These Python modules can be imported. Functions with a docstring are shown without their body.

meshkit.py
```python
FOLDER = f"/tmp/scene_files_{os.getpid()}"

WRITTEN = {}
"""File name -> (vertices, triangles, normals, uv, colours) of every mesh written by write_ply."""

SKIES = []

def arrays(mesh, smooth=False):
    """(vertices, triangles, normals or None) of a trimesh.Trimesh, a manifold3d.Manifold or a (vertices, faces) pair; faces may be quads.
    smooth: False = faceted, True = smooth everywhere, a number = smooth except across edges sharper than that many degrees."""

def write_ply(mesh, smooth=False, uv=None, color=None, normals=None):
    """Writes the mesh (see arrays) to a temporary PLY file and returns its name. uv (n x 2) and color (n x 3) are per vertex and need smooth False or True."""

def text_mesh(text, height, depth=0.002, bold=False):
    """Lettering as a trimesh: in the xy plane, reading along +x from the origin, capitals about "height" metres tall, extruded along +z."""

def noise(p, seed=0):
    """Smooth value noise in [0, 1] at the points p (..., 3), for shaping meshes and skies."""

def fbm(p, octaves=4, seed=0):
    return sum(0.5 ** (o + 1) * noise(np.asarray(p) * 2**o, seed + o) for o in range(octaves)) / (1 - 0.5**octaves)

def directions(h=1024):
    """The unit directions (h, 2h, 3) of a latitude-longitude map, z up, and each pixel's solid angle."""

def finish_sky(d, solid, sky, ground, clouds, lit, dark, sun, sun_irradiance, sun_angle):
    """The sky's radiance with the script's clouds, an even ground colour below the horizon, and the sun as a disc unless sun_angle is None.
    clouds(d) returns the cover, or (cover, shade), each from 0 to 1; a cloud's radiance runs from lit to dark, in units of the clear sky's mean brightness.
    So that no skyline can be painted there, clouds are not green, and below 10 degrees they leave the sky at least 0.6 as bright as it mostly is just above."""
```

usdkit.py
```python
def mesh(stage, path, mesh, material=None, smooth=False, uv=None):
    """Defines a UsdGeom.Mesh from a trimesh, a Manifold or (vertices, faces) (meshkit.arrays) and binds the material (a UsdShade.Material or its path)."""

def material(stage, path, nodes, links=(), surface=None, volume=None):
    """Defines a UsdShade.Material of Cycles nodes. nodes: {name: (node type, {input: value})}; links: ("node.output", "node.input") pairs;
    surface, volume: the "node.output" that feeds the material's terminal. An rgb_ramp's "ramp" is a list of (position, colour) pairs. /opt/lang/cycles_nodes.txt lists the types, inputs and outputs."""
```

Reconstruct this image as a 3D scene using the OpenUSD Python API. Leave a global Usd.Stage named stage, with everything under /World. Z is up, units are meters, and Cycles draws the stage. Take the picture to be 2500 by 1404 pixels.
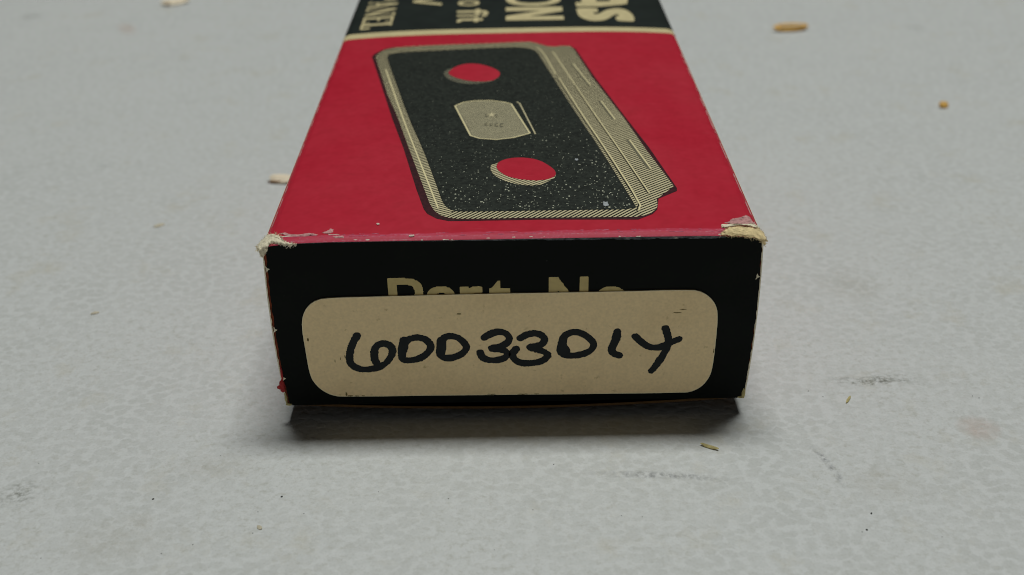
import math, random
import numpy as np, trimesh, usdkit, meshkit
from pxr import Usd, UsdGeom, UsdLux, UsdShade, Gf, Sdf, Vt
from shapely.geometry import Polygon, LineString, box as sbox
from shapely import affinity, union_all

stage = Usd.Stage.CreateInMemory()
UsdGeom.SetStageUpAxis(stage, UsdGeom.Tokens.z)
UsdGeom.SetStageMetersPerUnit(stage, 1.0)
UsdGeom.Xform.Define(stage, '/World')
UsdGeom.Scope.Define(stage, '/World/Looks')
MM = 0.001
BASE = 1.8            # mm: the carton's lower edge above the tabletop (it stands on its bulging underside)

# ---------------------------------------------------------------- camera
cam = UsdGeom.Camera.Define(stage, '/World/camera')
cam_pos = np.array([-0.12619, -93.42919, 71.31338 + BASE]) * MM
yaw, pitch, roll, f_px = 0.00037, 0.545683, 0.017009, 2611.51
def rot(axis, a):
    c, s = math.cos(a), math.sin(a)
    return np.array({'x': [[1, 0, 0], [0, c, -s], [0, s, c]], 'y': [[c, 0, s], [0, 1, 0], [-s, 0, c]], 'z': [[c, -s, 0], [s, c, 0], [0, 0, 1]]}[axis])
R = rot('z', yaw) @ rot('x', -pitch) @ rot('y', roll)
right, fwd, up = R[:, 0], R[:, 1], R[:, 2]
m = np.eye(4); m[0, :3] = right; m[1, :3] = up; m[2, :3] = -fwd; m[3, :3] = cam_pos
cam.AddTransformOp().Set(Gf.Matrix4d(*m.ravel().tolist()))
cam.CreateHorizontalApertureAttr(36.0); cam.CreateVerticalApertureAttr(36.0 * 575 / 1024)
cam.CreateFocalLengthAttr(36.0 * f_px / 2500)
cam.CreateFocusDistanceAttr(0.112); cam.CreateFStopAttr(30.0)
cam.CreateClippingRangeAttr(Gf.Vec2f(0.005, 20)); cam.CreateExposureAttr(0.0)

# ---------------------------------------------------------------- lamps: a ceiling fixture behind the carton, pale ceiling further off
def lamp(name, pos, w, h, intensity, color, rx=0.0):
    l = UsdLux.RectLight.Define(stage, '/World/' + name)
    l.AddTranslateOp().Set(Gf.Vec3d(*pos)); l.AddRotateXOp().Set(rx)
    l.CreateWidthAttr(w); l.CreateHeightAttr(h); l.CreateIntensityAttr(intensity); l.CreateColorAttr(Gf.Vec3f(*color))
    return l
lamp('ceiling_lamp', (0.15, 0.48, 2.0), 0.95, 0.30, 39.0, (0.965, 1.0, 0.965))
lamp('ceiling_lamp_001', (0.0, -0.9, 2.4), 3.4, 2.6, 0.045, (0.97, 1.0, 0.97))
lamp('side_lamp', (0.1, -2.6, 0.27), 1.8, 0.45, 2.35, (1.0, 0.985, 0.93), rx=84.5)

# outlines measured in millimetres: lid (x, y), front (x, z), tabletop (x, y)
TOP = {
 'plate': [(-19.14, 54.5), (-18.73, 55.97), (-17.94, 57.55), (-16.7, 58.15), (-11.9, 58.53), (-3.29, 58.89), (2.96, 59.36), (3.98, 58.64), (5.65, 57.12), (6.67, 56.94), (7.71, 57.29), (8.81, 57.11), (9.32, 55.54), (11.05, 44.4), (13.98, 29.68), (15.64, 20.0), (17.4, 10.96), (17.4, 10.53), (15.26, 7.61), (15.12, 5.98), (14.91, 5.32), (14.33, 4.54), (13.47, 3.92), (12.53, 3.62), (2.89, 3.84), (-3.51, 3.81), (-5.63, 3.89), (-6.55, 4.12), (-7.49, 4.81), (-8.09, 5.75), (-8.67, 7.4), (-12.0, 22.11), (-13.93, 30.9), (-16.01, 39.23)],
 'shade': [(-19.65, 54.6), (-19.4, 55.84), (-18.66, 57.01), (-17.96, 57.81), (-16.71, 58.29), (-11.9, 58.53), (-3.29, 58.89), (2.96, 59.36), (3.98, 58.64), (5.65, 57.12), (6.67, 56.94), (7.71, 57.29), (8.82, 57.25), (9.55, 55.92), (11.45, 44.38), (14.27, 29.67), (16.0, 20.99), (17.74, 10.23), (17.64, 9.52), (15.46, 7.75), (15.03, 5.31), (14.42, 4.28), (12.78, 3.1), (2.88, 3.45), (-3.51, 3.43), (-6.52, 3.47), (-7.75, 4.03), (-8.78, 5.12), (-9.22, 6.2), (-10.35, 11.11), (-12.62, 22.14), (-14.67, 30.94)],
 'inset': [(-17.38, 54.73), (-16.81, 55.42), (-15.48, 55.76), (-9.63, 56.13), (0.43, 56.99), (2.22, 56.64), (3.23, 55.95), (3.79, 54.9), (4.16, 53.24), (5.54, 45.55), (8.41, 29.9), (10.16, 21.19), (12.79, 6.06), (12.77, 5.86), (11.8, 5.36), (7.83, 5.44), (3.79, 5.45), (-5.38, 5.46), (-6.12, 5.75), (-6.64, 6.3), (-7.04, 7.06), (-7.41, 8.31), (-8.25, 12.49), (-10.33, 22.04), (-12.54, 30.82), (-15.6, 45.34), (-17.15, 52.67)],
 'hole1': [(-8.46, 46.69), (-7.89, 48.52), (-6.8, 49.89), (-5.5, 50.42), (-4.01, 49.98), (-2.52, 48.72), (-1.54, 47.27), (-1.21, 45.87), (-1.69, 44.31), (-2.47, 43.34), (-3.89, 43.19), (-5.48, 43.48), (-7.1, 44.57), (-8.02, 45.75)],
 'rim1': [(-9.02, 46.49), (-8.83, 47.75), (-7.89, 48.52), (-6.8, 49.89), (-4.01, 49.98), (-1.54, 47.27), (-1.21, 45.87), (-1.69, 44.08), (-2.71, 43.02), (-4.27, 42.32), (-5.84, 42.4), (-7.45, 43.25), (-8.29, 44.4), (-8.82, 45.56)],
 'hole2': [(-1.69, 16.49), (-1.43, 17.58), (-0.56, 18.34), (0.79, 18.69), (2.27, 18.39), (3.58, 17.54), (3.33, 17.63), (3.96, 16.73), (4.71, 15.46), (4.94, 14.37), (4.75, 13.47), (3.95, 12.76), (3.17, 12.61), (2.77, 12.51), (0.84, 12.88), (-0.45, 13.68), (-1.23, 14.77), (-1.62, 15.71)],
 'rim2': [(-2.29, 16.82), (-1.76, 16.96), (-1.09, 17.89), (0.79, 18.69), (2.27, 18.39), (3.96, 16.73), (4.71, 15.46), (4.94, 14.37), (4.81, 13.17), (4.19, 12.45), (3.53, 11.82), (3.06, 11.4), (1.78, 11.3), (0.19, 11.8), (-1.1, 12.81), (-2.01, 14.19), (-2.38, 15.58)],
 'badge': [(-7.11, 34.62), (-6.06, 35.82), (-4.55, 36.32), (-2.66, 36.37), (-0.77, 35.72), (0.22, 34.98), (2.4, 25.46), (0.37, 24.21), (-1.71, 23.69), (-3.76, 24.14), (-4.9, 25.04)],
 'badgeline': [(0.86, 35.65), (1.21, 35.08), (2.93, 25.32)],
 'line0': [(-17.12, 48.77), (-13.34, 30.87), (-11.1, 21.06), (-7.75, 6.41)],
 'line1': [(3.93, 56.81), (4.73, 55.23), (6.25, 45.51)],
 'line2': [(6.59, 44.14), (9.13, 29.86), (10.84, 21.16), (13.46, 6.58), (13.04, 4.98)],
 'line3': [(6.23, 54.65), (8.65, 41.39)],
 'line4': [(8.7, 40.96), (10.73, 29.8), (12.5, 20.6), (14.66, 8.89)],
 'line5': [(8.81, 49.61), (10.66, 41.09)],
 'line6': [(11.61, 35.4), (12.84, 29.27)],
 'line7': [(13.98, 23.02), (15.53, 15.05)],
 'hatchL': [(-18.11, 52.05), (-15.56, 52.75), (-8.6, 6.76), (-6.31, 8.67)],
 'hatchR': [(4.37, 50.86), (10.28, 53.68), (12.42, 6.73), (18.34, 12.19)],
 'hatchB': [(-8.35, 3.99), (-6.05, 6.96), (11.86, 2.94), (15.27, 6.25)],
 'dirL': [(-10.23, 14.21), (-8.97, 14.92)],
 'dirB': [(2.9, 3.91), (4.41, 5.43)],
 'dirR': [(14.39, 8.2), (17.32, 10.39)],
 'S': [(10.85, 75.62), (10.82, 74.23), (10.87, 72.17), (11.22, 70.81), (11.91, 69.64), (12.78, 68.97), (13.78, 68.9), (14.83, 69.32), (15.63, 70.34), (16.25, 71.54), (16.67, 72.24), (17.15, 72.44), (17.36, 71.94), (17.16, 71.42), (16.73, 71.23), (16.62, 70.05), (16.84, 69.07), (18.09, 68.9), (19.39, 68.93), (19.52, 69.93), (19.54, 71.61), (19.37, 72.96), (19.03, 74.13), (18.45, 75.12), (17.7, 75.5), (16.91, 75.45), (16.08, 74.97), (15.24, 74.24), (14.63, 73.19), (14.33, 72.67), (13.95, 72.33), (13.53, 72.32), (13.26, 72.83), (13.62, 73.52), (14.06, 73.18), (14.24, 74.74), (13.99, 75.61)],
 'A': [(10.88, 78.75), (10.89, 76.33), (14.37, 76.41), (15.98, 76.82), (18.16, 77.58), (19.23, 78.22), (19.58, 81.2), (16.85, 80.77), (16.41, 79.37), (14.31, 79.2), (14.33, 80.85), (12.02, 80.84), (11.82, 78.55)],
 'N': [(-0.35, 76.41), (8.56, 75.95), (-0.37, 69.83), (8.44, 69.31)],
 'O': [(-0.37, 84.97), (8.81, 84.49), (-0.4, 77.21), (8.5, 76.75)],
 'fit_o': [(-8.21, 80.59), (-4.72, 80.35), (-8.11, 77.69), (-4.67, 77.46)],
 'fit_f': [(-8.2, 75.75), (-3.22, 75.43), (-8.13, 73.67), (-3.19, 71.99)],
 'fit_i': [(-8.11, 73.15), (-3.4, 72.85), (-8.07, 71.96), (-3.39, 71.67)],
 'fit_t': [(-8.11, 71.63), (-4.0, 71.36), (-8.02, 69.14), (-3.97, 69.04)],
 'V': [(-15.72, 83.86), (-10.96, 84.2), (-15.51, 78.08), (-10.66, 77.95)],
 'P': [(-23.2, 85.4), (-18.34, 85.06), (-23.22, 82.34), (-18.43, 82.01)],
 'PA': [(-23.02, 81.82), (-18.18, 81.5), (-23.02, 78.63), (-18.39, 78.36)],
 'PN': [(-22.97, 78.17), (-18.15, 77.87), (-22.98, 74.02), (-18.12, 73.72)],
 'PE': [(-22.93, 73.58), (-18.08, 73.28), (-22.9, 70.43), (-17.94, 70.12)],
 'PL': [(-22.88, 70.22), (-17.96, 70.33), (-22.77, 67.55), (-18.07, 68.71)],
 'stripe': [(-24.7, 65.18), (-24.59, 62.94), (-2.63, 66.15), (-2.61, 63.63), (24.68, 65.59), (24.99, 63.9)],
 'fr': [(0.61, 80.59), (-0.07, 0.38), (-0.06, 1.31)],
 'chips': [(9.79, 6.64), (7.42, 17.78), (-10.08, 0.49), (-13.68, 3.02)],
 'tornR': [(21.04, 2.07), (22.66, 3.48), (24.25, 4.2), (25.11, 3.15), (23.82, 2.01), (22.61, 1.95), (21.67, 1.36), (21.09, 0.73)],
 'tornL': [(-24.79, 2.37), (-23.95, 2.25), (-22.96, 1.39), (-21.82, 0.95), (-21.03, 0.33), (-23.16, 0.3)],
}
FRONT = {
 'label': [(-22.14, 10.5), (-21.79, 11.94), (-21.15, 12.91), (-20.34, 13.51), (-19.26, 13.81), (-12.52, 13.88), (-2.27, 13.98), (9.69, 13.97), (17.9, 14.07), (19.11, 13.87), (20.06, 13.24), (20.82, 12.25), (21.17, 11.08), (21.24, 8.17), (21.18, 4.22), (20.9, 2.87), (20.2, 1.72), (19.14, 1.05), (18.04, 0.94), (3.76, 1.02), (-8.69, 1.14), (-18.52, 1.15), (-19.77, 1.33), (-20.81, 1.98), (-21.57, 2.98), (-21.99, 4.15), (-22.1, 7.93)],
 '6': [(-16.46, 9.11), (-17.0, 8.2), (-17.41, 7.09), (-17.57, 5.96), (-17.28, 5.2), (-16.46, 4.76), (-15.53, 4.74), (-14.41, 5.04), (-13.51, 5.69), (-12.97, 6.62), (-12.84, 7.37), (-13.19, 7.9), (-13.86, 8.14), (-14.58, 7.78), (-14.87, 7.04), (-14.89, 5.91), (-14.62, 5.37)],
 '0a': [(-11.61, 8.46), (-11.92, 7.35), (-12.04, 6.42), (-11.79, 5.84), (-10.93, 5.83), (-9.99, 6.09), (-9.09, 6.83), (-8.75, 7.57), (-9.09, 8.32), (-9.83, 8.76), (-10.75, 8.72), (-11.47, 8.27), (-11.69, 7.35), (-11.97, 6.13)],
 '0b': [(-7.7, 8.38), (-7.91, 7.27), (-7.98, 6.52), (-7.51, 6.04), (-6.58, 6.08), (-5.63, 6.47), (-5.06, 7.21), (-5.12, 7.77), (-5.7, 8.53), (-6.45, 8.91), (-7.22, 8.83), (-7.63, 8.38), (-7.57, 7.26), (-7.8, 6.42)],
 '3a': [(-3.14, 8.62), (-2.47, 9.1), (-1.55, 9.36), (-0.79, 9.07), (-0.46, 8.42), (-0.81, 7.78), (-1.59, 7.37), (-2.64, 7.2), (-1.59, 7.1), (-0.83, 6.79), (-0.76, 6.28), (-1.23, 5.82), (-2.25, 5.61), (-3.17, 5.82), (-3.59, 6.34), (-3.64, 6.72)],
 '3b': [(0.63, 8.45), (1.43, 8.99), (2.35, 9.06), (3.12, 8.57), (3.19, 7.98), (2.66, 7.43), (1.34, 7.31), (2.65, 6.91), (3.46, 6.48), (3.51, 6.0), (2.96, 5.45), (1.87, 5.19), (0.63, 5.21), (-0.14, 5.8), (-0.25, 6.55), (0.15, 7.07)],
 '0c': [(5.11, 8.31), (4.79, 7.01), (4.9, 6.45), (5.6, 6.11), (6.84, 6.12), (7.91, 6.57), (8.39, 7.22), (8.27, 7.87), (7.56, 8.63), (6.63, 9.16), (5.72, 9.03), (5.11, 8.49), (5.12, 7.38), (5.51, 6.77)],
 '1': [(10.79, 9.08), (10.72, 8.19), (10.44, 7.46), (10.2, 6.71), (10.56, 6.24), (11.1, 6.04)],
 '4a': [(12.7, 8.43), (13.27, 7.77), (14.07, 7.1), (14.86, 6.9), (15.62, 7.07), (16.51, 7.61), (17.33, 8.02)],
 '4b': [(15.79, 9.41), (16.06, 8.64), (16.27, 7.71), (16.1, 6.78), (15.69, 5.85), (15.13, 4.72), (14.63, 3.93)],
 'Pa': [(-12.83, 15.95), (-9.25, 15.88), (-12.98, 13.95)],
 'a': [(-8.64, 14.85), (-6.39, 14.81)],
 'r': [(-5.26, 14.88), (-3.25, 14.84)],
 't': [(-2.49, 15.36), (-0.36, 15.32), (-1.84, 14.47)],
 'N': [(3.6, 15.78), (7.64, 15.7)],
 'o': [(8.97, 14.5), (11.15, 14.46)],
 'tornR': [(19.56, 20.51), (20.94, 20.72), (21.9, 21.51), (23.77, 21.35), (25.07, 20.54), (25.2, 19.87), (24.76, 19.59), (24.02, 20.0), (22.59, 20.42), (20.95, 20.55)],
 'tornL': [(-25.39, 19.92), (-24.9, 19.61), (-23.84, 19.75), (-23.1, 20.07), (-21.91, 20.27), (-20.74, 20.38), (-21.6, 20.9), (-23.29, 21.33), (-24.77, 20.63)],
 'redbit': [(-26.1, 2.58), (-25.24, 3.83), (-25.33, 1.88)],
 'bl': [(-25.4, 1.29), (-24.95, -0.21)],
 'br': [(24.44, 0.35), (25.0, 0.34), (25.03, 1.62)],
 'botmid': [(-0.37, 0.03)],
 'line': [(-17.37, 0.11), (-4.9, -1.34), (8.6, -0.72), (19.7, 0.95)],
}
TAB = {
 'husk': [(56.94, 131.44), (64.52, 132.16), (61.64, 135.75), (59.97, 128.5)],
 'crumb': [(76.95, 86.82), (78.54, 86.75)],
 'chip_behind': [(-38.25, 60.79), (-33.92, 60.18)],
 'flake_top': [(-82.06, 158.7), (-76.25, 160.7)],
 'chip_tan': [(-52.53, 45.7), (-51.19, 46.55)],
 'straw': [(19.41, -5.66), (21.19, -6.64)],
 'splinter': [(36.69, 1.01), (37.47, 2.19)],
 'chip_near': [(-25.16, -16.73), (-24.71, -17.19)],
 'crumb_left': [(-54.03, 22.07), (-53.13, 22.53)],
 'specks': [(-36.4, -12.66), (-49.96, -6.91), (-23.54, -12.62), (-31.16, -6.08), (-25.51, -14.74), (-20.94, -15.08), (-44.75, -20.49), (-25.45, -17.67), (34.43, 2.27), (47.97, -0.84), (34.32, -16.4), (32.73, -18.87), (33.24, -18.61), (40.03, -19.69), (3.85, -8.41), (-13.92, -12.13), (-2.22, -20.42), (1.52, -15.1), (-6.83, -13.32), (10.1, -16.11), (12.11, -16.33), (-30.85, -19.07), (-33.54, -20.17), (-59.44, 19.01), (51.04, 1.96), (51.63, 1.57), (33.05, 3.38)],
 'smA': [(6.64, -9.87), (12.47, -10.15), (17.42, -10.58), (22.66, -11.51)],
 'smB': [(30.78, -5.69), (31.86, -7.89), (32.57, -10.77), (32.84, -12.98)],
 'smC': [(34.55, 6.24), (38.38, 4.78), (41.79, 5.24), (44.26, 5.64), (47.9, 3.97)],
 'smC2': [(39.24, 4.52), (41.32, 5.25), (43.36, 6.06)],
 'edge': [(-51.74, -12.64), (-49.76, -10.27)],
 'dbl1': [(-43.97, -9.61), (-43.79, -8.86)],
 'dbl2': [(-42.9, -11.84), (-42.56, -11.37)],
 'pink': [(-84.96, 140.82), (-82.73, 136.38), (-87.25, 146.92)],
 'yel': [(-110.34, 151.29)],
 'grey1': [(87.81, 132.03)],
 'smD': [(66.24, 111.22), (78.25, 112.07)],
 'smE': [(53.98, 62.81), (56.58, 62.71)],
 'pink2': [(49.63, -3.65)],
 'dotA': [(-67.13, 120.86)],
 'dotB': [(-57.53, 104.96)],
 'yel2': [(-36.94, -15.61)],
 'smF': [(-59.42, 128.27), (-55.11, 142.14)],
 'shfront': [(-21.72, -5.19), (-2.62, -5.02), (14.88, -4.11)],
 'corners': [(-122.98, 165.12), (119.03, 150.98), (-47.77, -22.53), (45.71, -24.62)],
 'smG': [(-50.77, 41.28), (-47.79, 39.97)],
 'dotC': [(-67.1, 67.65)],
 'gd': [(-113.57, 161.19), (-97.16, 161.92)],
}
WRAP = {
 'left': [(-26.09, 2.4), (-25.7, 2.54), (-25.02, 2.54), (-24.16, 2.06), (-23.57, 1.58), (-22.94, 0.85), (-22.18, 0.52), (-21.59, 0.29), (-22.43, 0.2), (-23.65, 0.74), (-24.14, 0.94), (-24.74, 0), (-25.05, -0.38), (-25.47, 0.61)],
 'left_streak': [(-23.56, 1.95), (-23.01, 2.05), (-22.35, 1.55), (-21.46, 1.34), (-20.5, 1.53), (-19.76, 1.32), (-19.61, 1.01), (-20.75, 0.86), (-21.83, 1.0), (-22.73, 1.29)],
 'left_flap': [(-19.16, 1.49), (-18.71, 1.83), (-18.43, 2.34), (-18.05, 2.16), (-18.04, 1.57), (-18.47, 1.15)],
 'left_low': [(-17.99, 0.71), (-16.88, 0.78), (-16.84, 0.42), (-17.68, 0.4)],
 'right_top': [(21.44, 2.43), (21.97, 2.62), (22.38, 3.27), (23.33, 3.71), (24.04, 4.4), (24.42, 4.05), (24.49, 3.34), (24.67, 2.74), (23.58, 2.07), (22.15, 2.03)],
 'right_ridge': [(21.03, 1.95), (22.16, 2.11), (23.63, 2.31), (24.83, 2.77), (25.24, 2.39), (24.43, 1.62), (23.54, 1.84), (22.67, 1.78), (21.58, 1.23), (20.93, 1.2)],
 'right_tan': [(20.74, 0.45), (21.56, 1.16), (22.48, 1.54), (23.36, 1.66), (24.32, 1.47), (25.25, 2.25), (25.48, 1.4), (25.4, 0.53), (25.09, -0.43), (24.78, -0.06), (24.22, 0.19), (22.96, 0.25), (21.97, 0.22), (20.79, 0.32)],
}

# ---------------------------------------------------------------- helpers
rng = np.random.default_rng(7)
used = {}
def path_for(name, parent=None):
    base = (str(parent.GetPath()) if parent is not None else '/World') + '/' + name
    n = used.get(base, 0); used[base] = n + 1
    return base if n == 0 else f'{base}_{n:03d}'
def tag(p, label=None, cat=None, group=None, kind=None):
    for k, v in (('label', label), ('category', cat), ('group', group), ('kind', kind)):
        if v: p.SetCustomDataByKey(k, v)
    return p
def thing(name, loc=(0, 0, 0), rz=0, **kw):
    x = UsdGeom.Xform.Define(stage, path_for(name))
    x.AddTranslateOp().Set(Gf.Vec3d(*[c * MM for c in loc]))
    if rz: x.AddRotateZOp().Set(rz)
    return tag(x.GetPrim(), **kw)
def obj(name, mesh, mat, parent=None, smooth=False, **kw):
    """mesh vertices in millimetres (carton frame: z 0 = lower edge of the front)"""
    v, f, n = meshkit.arrays(mesh, smooth)
    return tag(usdkit.mesh(stage, path_for(name, parent), (v * MM, f), mat, smooth=smooth).GetPrim(), **kw)

L = '/World/Looks/'
def mat(name, nodes, links, surface='p.BSDF'):
    return usdkit.material(stage, L + name, nodes, links, surface=surface)
def paper(name, col, rough=0.45, spec=0.4, var=0.12, scale=900, warm=None, bump=0.0, stretch=(1, 1, 1), fiber=0):
    """printed card or paper: a base tint, slight mottling and grain"""
    c = np.array(col); d = c * (1 - var); u = np.clip(c * (1 + var), 0, 1) if warm is None else np.array(warm)
    nodes = {'g': ('geometry', {}), 'mp': ('mapping', {'scale': tuple(scale * s for s in stretch)}),
             'n': ('noise_texture', {'scale': 1.0, 'detail': 5, 'roughness': 0.65}),
             'r': ('rgb_ramp', {'ramp': [(0.3, tuple(d)), (0.7, tuple(u))]}),
             'p': ('principled_bsdf', {'roughness': rough, 'specular_ior_level': spec})}
    links = [('g.position', 'mp.vector'), ('mp.vector', 'n.vector'), ('n.fac', 'r.fac'), ('r.color', 'p.base_color')]
    if bump:
        nodes['b'] = ('bump', {'strength': bump, 'distance': 0.0001}); nodes['n2'] = ('noise_texture', {'scale': 5000.0, 'detail': 3})
        links += [('g.position', 'n2.vector'), ('n2.fac', 'b.height'), ('b.normal', 'p.normal')]
    return mat(name, nodes, links)

M = {
    'red': paper('red_print', (0.40, 0.0130, 0.031), 0.38, 0.4, 0.13, 650, bump=0.05),
    'black': paper('black_print', (0.0115, 0.0165, 0.014), 0.42, 0.4, 0.25, 300, bump=0.05),
    'front_black': paper('front_black_print', (0.0028, 0.0046, 0.0033), 0.55, 0.14, 0.3, 200, bump=0.05),
    'plate_black': paper('plate_black_print', (0.011, 0.0155, 0.012), 0.42, 0.4, 0.7, 2300, warm=(0.030, 0.036, 0.028)),
    'cream': paper('cream_print', (0.58, 0.49, 0.27), 0.5, 0.3, 0.09, 700),
    'gold': paper('cream_letters_front', (0.52, 0.41, 0.17), 0.5, 0.3, 0.12, 900),
    'plate_ink': paper('plate_dark_print', (0.0125, 0.0125, 0.009), 0.42, 0.4, 0.3, 2500),
    'hatch': paper('cream_hatching', (0.58, 0.51, 0.31), 0.5, 0.3, 0.10, 900),
    'line': paper('cream_lines', (0.72, 0.63, 0.36), 0.5, 0.3, 0.06, 900),
    'badge': paper('grey_badge', (0.20, 0.185, 0.125), 0.5, 0.3, 0.25, 1500),
    'shade': paper('dark_red_print', (0.040, 0.007, 0.010), 0.45, 0.35, 0.5, 2200),
    'dots': paper('cream_dots', (0.40, 0.41, 0.31), 0.5, 0.3, 0.1, 900),
    'dots_dim': paper('grey_dots', (0.085, 0.095, 0.072), 0.5, 0.3, 0.2, 900),
    'board': paper('raw_board', (0.74, 0.67, 0.50), 0.9, 0.1, 0.25, 2600, bump=0.4),
    'board_tan': paper('aged_board', (0.68, 0.54, 0.30), 0.9, 0.1, 0.3, 2200, bump=0.4),
    'board_brown': paper('brown_board', (0.09, 0.05, 0.02), 0.9, 0.1, 0.25, 900, bump=0.3),
    'inner': paper('dark_inner_board', (0.22, 0.055, 0.025), 0.9, 0.1, 0.3, 900),
    'fuzz': paper('paper_fuzz', (0.66, 0.55, 0.47), 0.95, 0.05, 0.2, 3000, bump=0.6),
    'redbit': paper('red_scrap', (0.36, 0.03, 0.03), 0.7, 0.2, 0.3, 2000),
    'sticker': paper('aged_sticker', (0.76, 0.595, 0.340), 0.7, 0.2, 0.07, 700, bump=0.08),
    'ink': paper('marker_ink', (0.0055, 0.0085, 0.0095), 0.55, 0.2, 0.4, 900),
    'dirt': paper('sticker_dirt', (0.17, 0.13, 0.05), 0.8, 0.1, 0.3, 2000),
    'straw': paper('straw', (0.45, 0.38, 0.17), 0.7, 0.2, 0.3, 1500),
    'husk': paper('husk', (0.62, 0.30, 0.035), 0.6, 0.3, 0.25, 500, warm=(0.72, 0.43, 0.10)),
    'palechip': paper('pale_chip', (0.72, 0.62, 0.47), 0.8, 0.2, 0.2, 700),
    'dullchip': paper('dull_chip', (0.50, 0.45, 0.34), 0.8, 0.2, 0.25, 900),
    'brown': paper('brown_bit', (0.22, 0.12, 0.06), 0.8, 0.2, 0.3, 900),
    'speck': paper('speck', (0.035, 0.035, 0.03), 0.8, 0.2, 0.4, 2000),
    'lint': paper('grey_lint', (0.34, 0.36, 0.37), 0.9, 0.1, 0.25, 3000),
}
M['cut'] = paper('cut_paper', (0.86, 0.76, 0.52), 0.8, 0.1, 0.2, 1200)
M['engrave'] = paper('engraved_shade', (0.135, 0.125, 0.082), 0.45, 0.3, 0.3, 2200)
# fold of the lid: red ink rubbed to pink along the crease
M['fold'] = mat('rubbed_fold', {
    'g': ('geometry', {}), 'mp': ('mapping', {'scale': (160, 5200, 900)}), 'n': ('noise_texture', {'scale': 1.0, 'detail': 6, 'roughness': 0.7}),
    'mp2': ('mapping', {'scale': (3200, 3800, 3800)}), 'n2': ('noise_texture', {'scale': 1.0, 'detail': 4}),
    'a': ('math', {'math_type': 'multiply_add', 'value2': 0.45, 'value3': 0.0}), 's': ('math', {'math_type': 'add'}),
    'r': ('rgb_ramp', {'ramp': [(0.52, (0.44, 0.015, 0.036)), (0.80, (0.48, 0.034, 0.078)), (0.90, (0.50, 0.15, 0.20)), (1.0, (0.6, 0.35, 0.36))]}),
    'p': ('principled_bsdf', {'roughness': 0.6, 'specular_ior_level': 0.3})},
    [('g.position', 'mp.vector'), ('mp.vector', 'n.vector'), ('g.position', 'mp2.vector'), ('mp2.vector', 'n2.vector'), ('n2.fac', 'a.value1'),
     ('n.fac', 's.value1'), ('a.result', 's.value2') if False else ('a.value', 's.value2'), ('s.value', 'r.fac'), ('r.color', 'p.base_color')])
M['rub'] = mat('rubbed_black', {
    'g': ('geometry', {}), 'mp': ('mapping', {'scale': (900, 2500, 2500)}), 'n': ('noise_texture', {'scale': 1.0, 'detail': 6, 'roughness': 0.75}),
    'r': ('rgb_ramp', {'ramp': [(0.40, (0.03, 0.035, 0.04)), (0.56, (0.13, 0.14, 0.15)), (0.68, (0.45, 0.42, 0.36))]}),
    'p': ('principled_bsdf', {'roughness': 0.8, 'specular_ior_level': 0.2})},
    [('g.position', 'mp.vector'), ('mp.vector', 'n.vector'), ('n.fac', 'r.fac'), ('r.color', 'p.base_color')])
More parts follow.
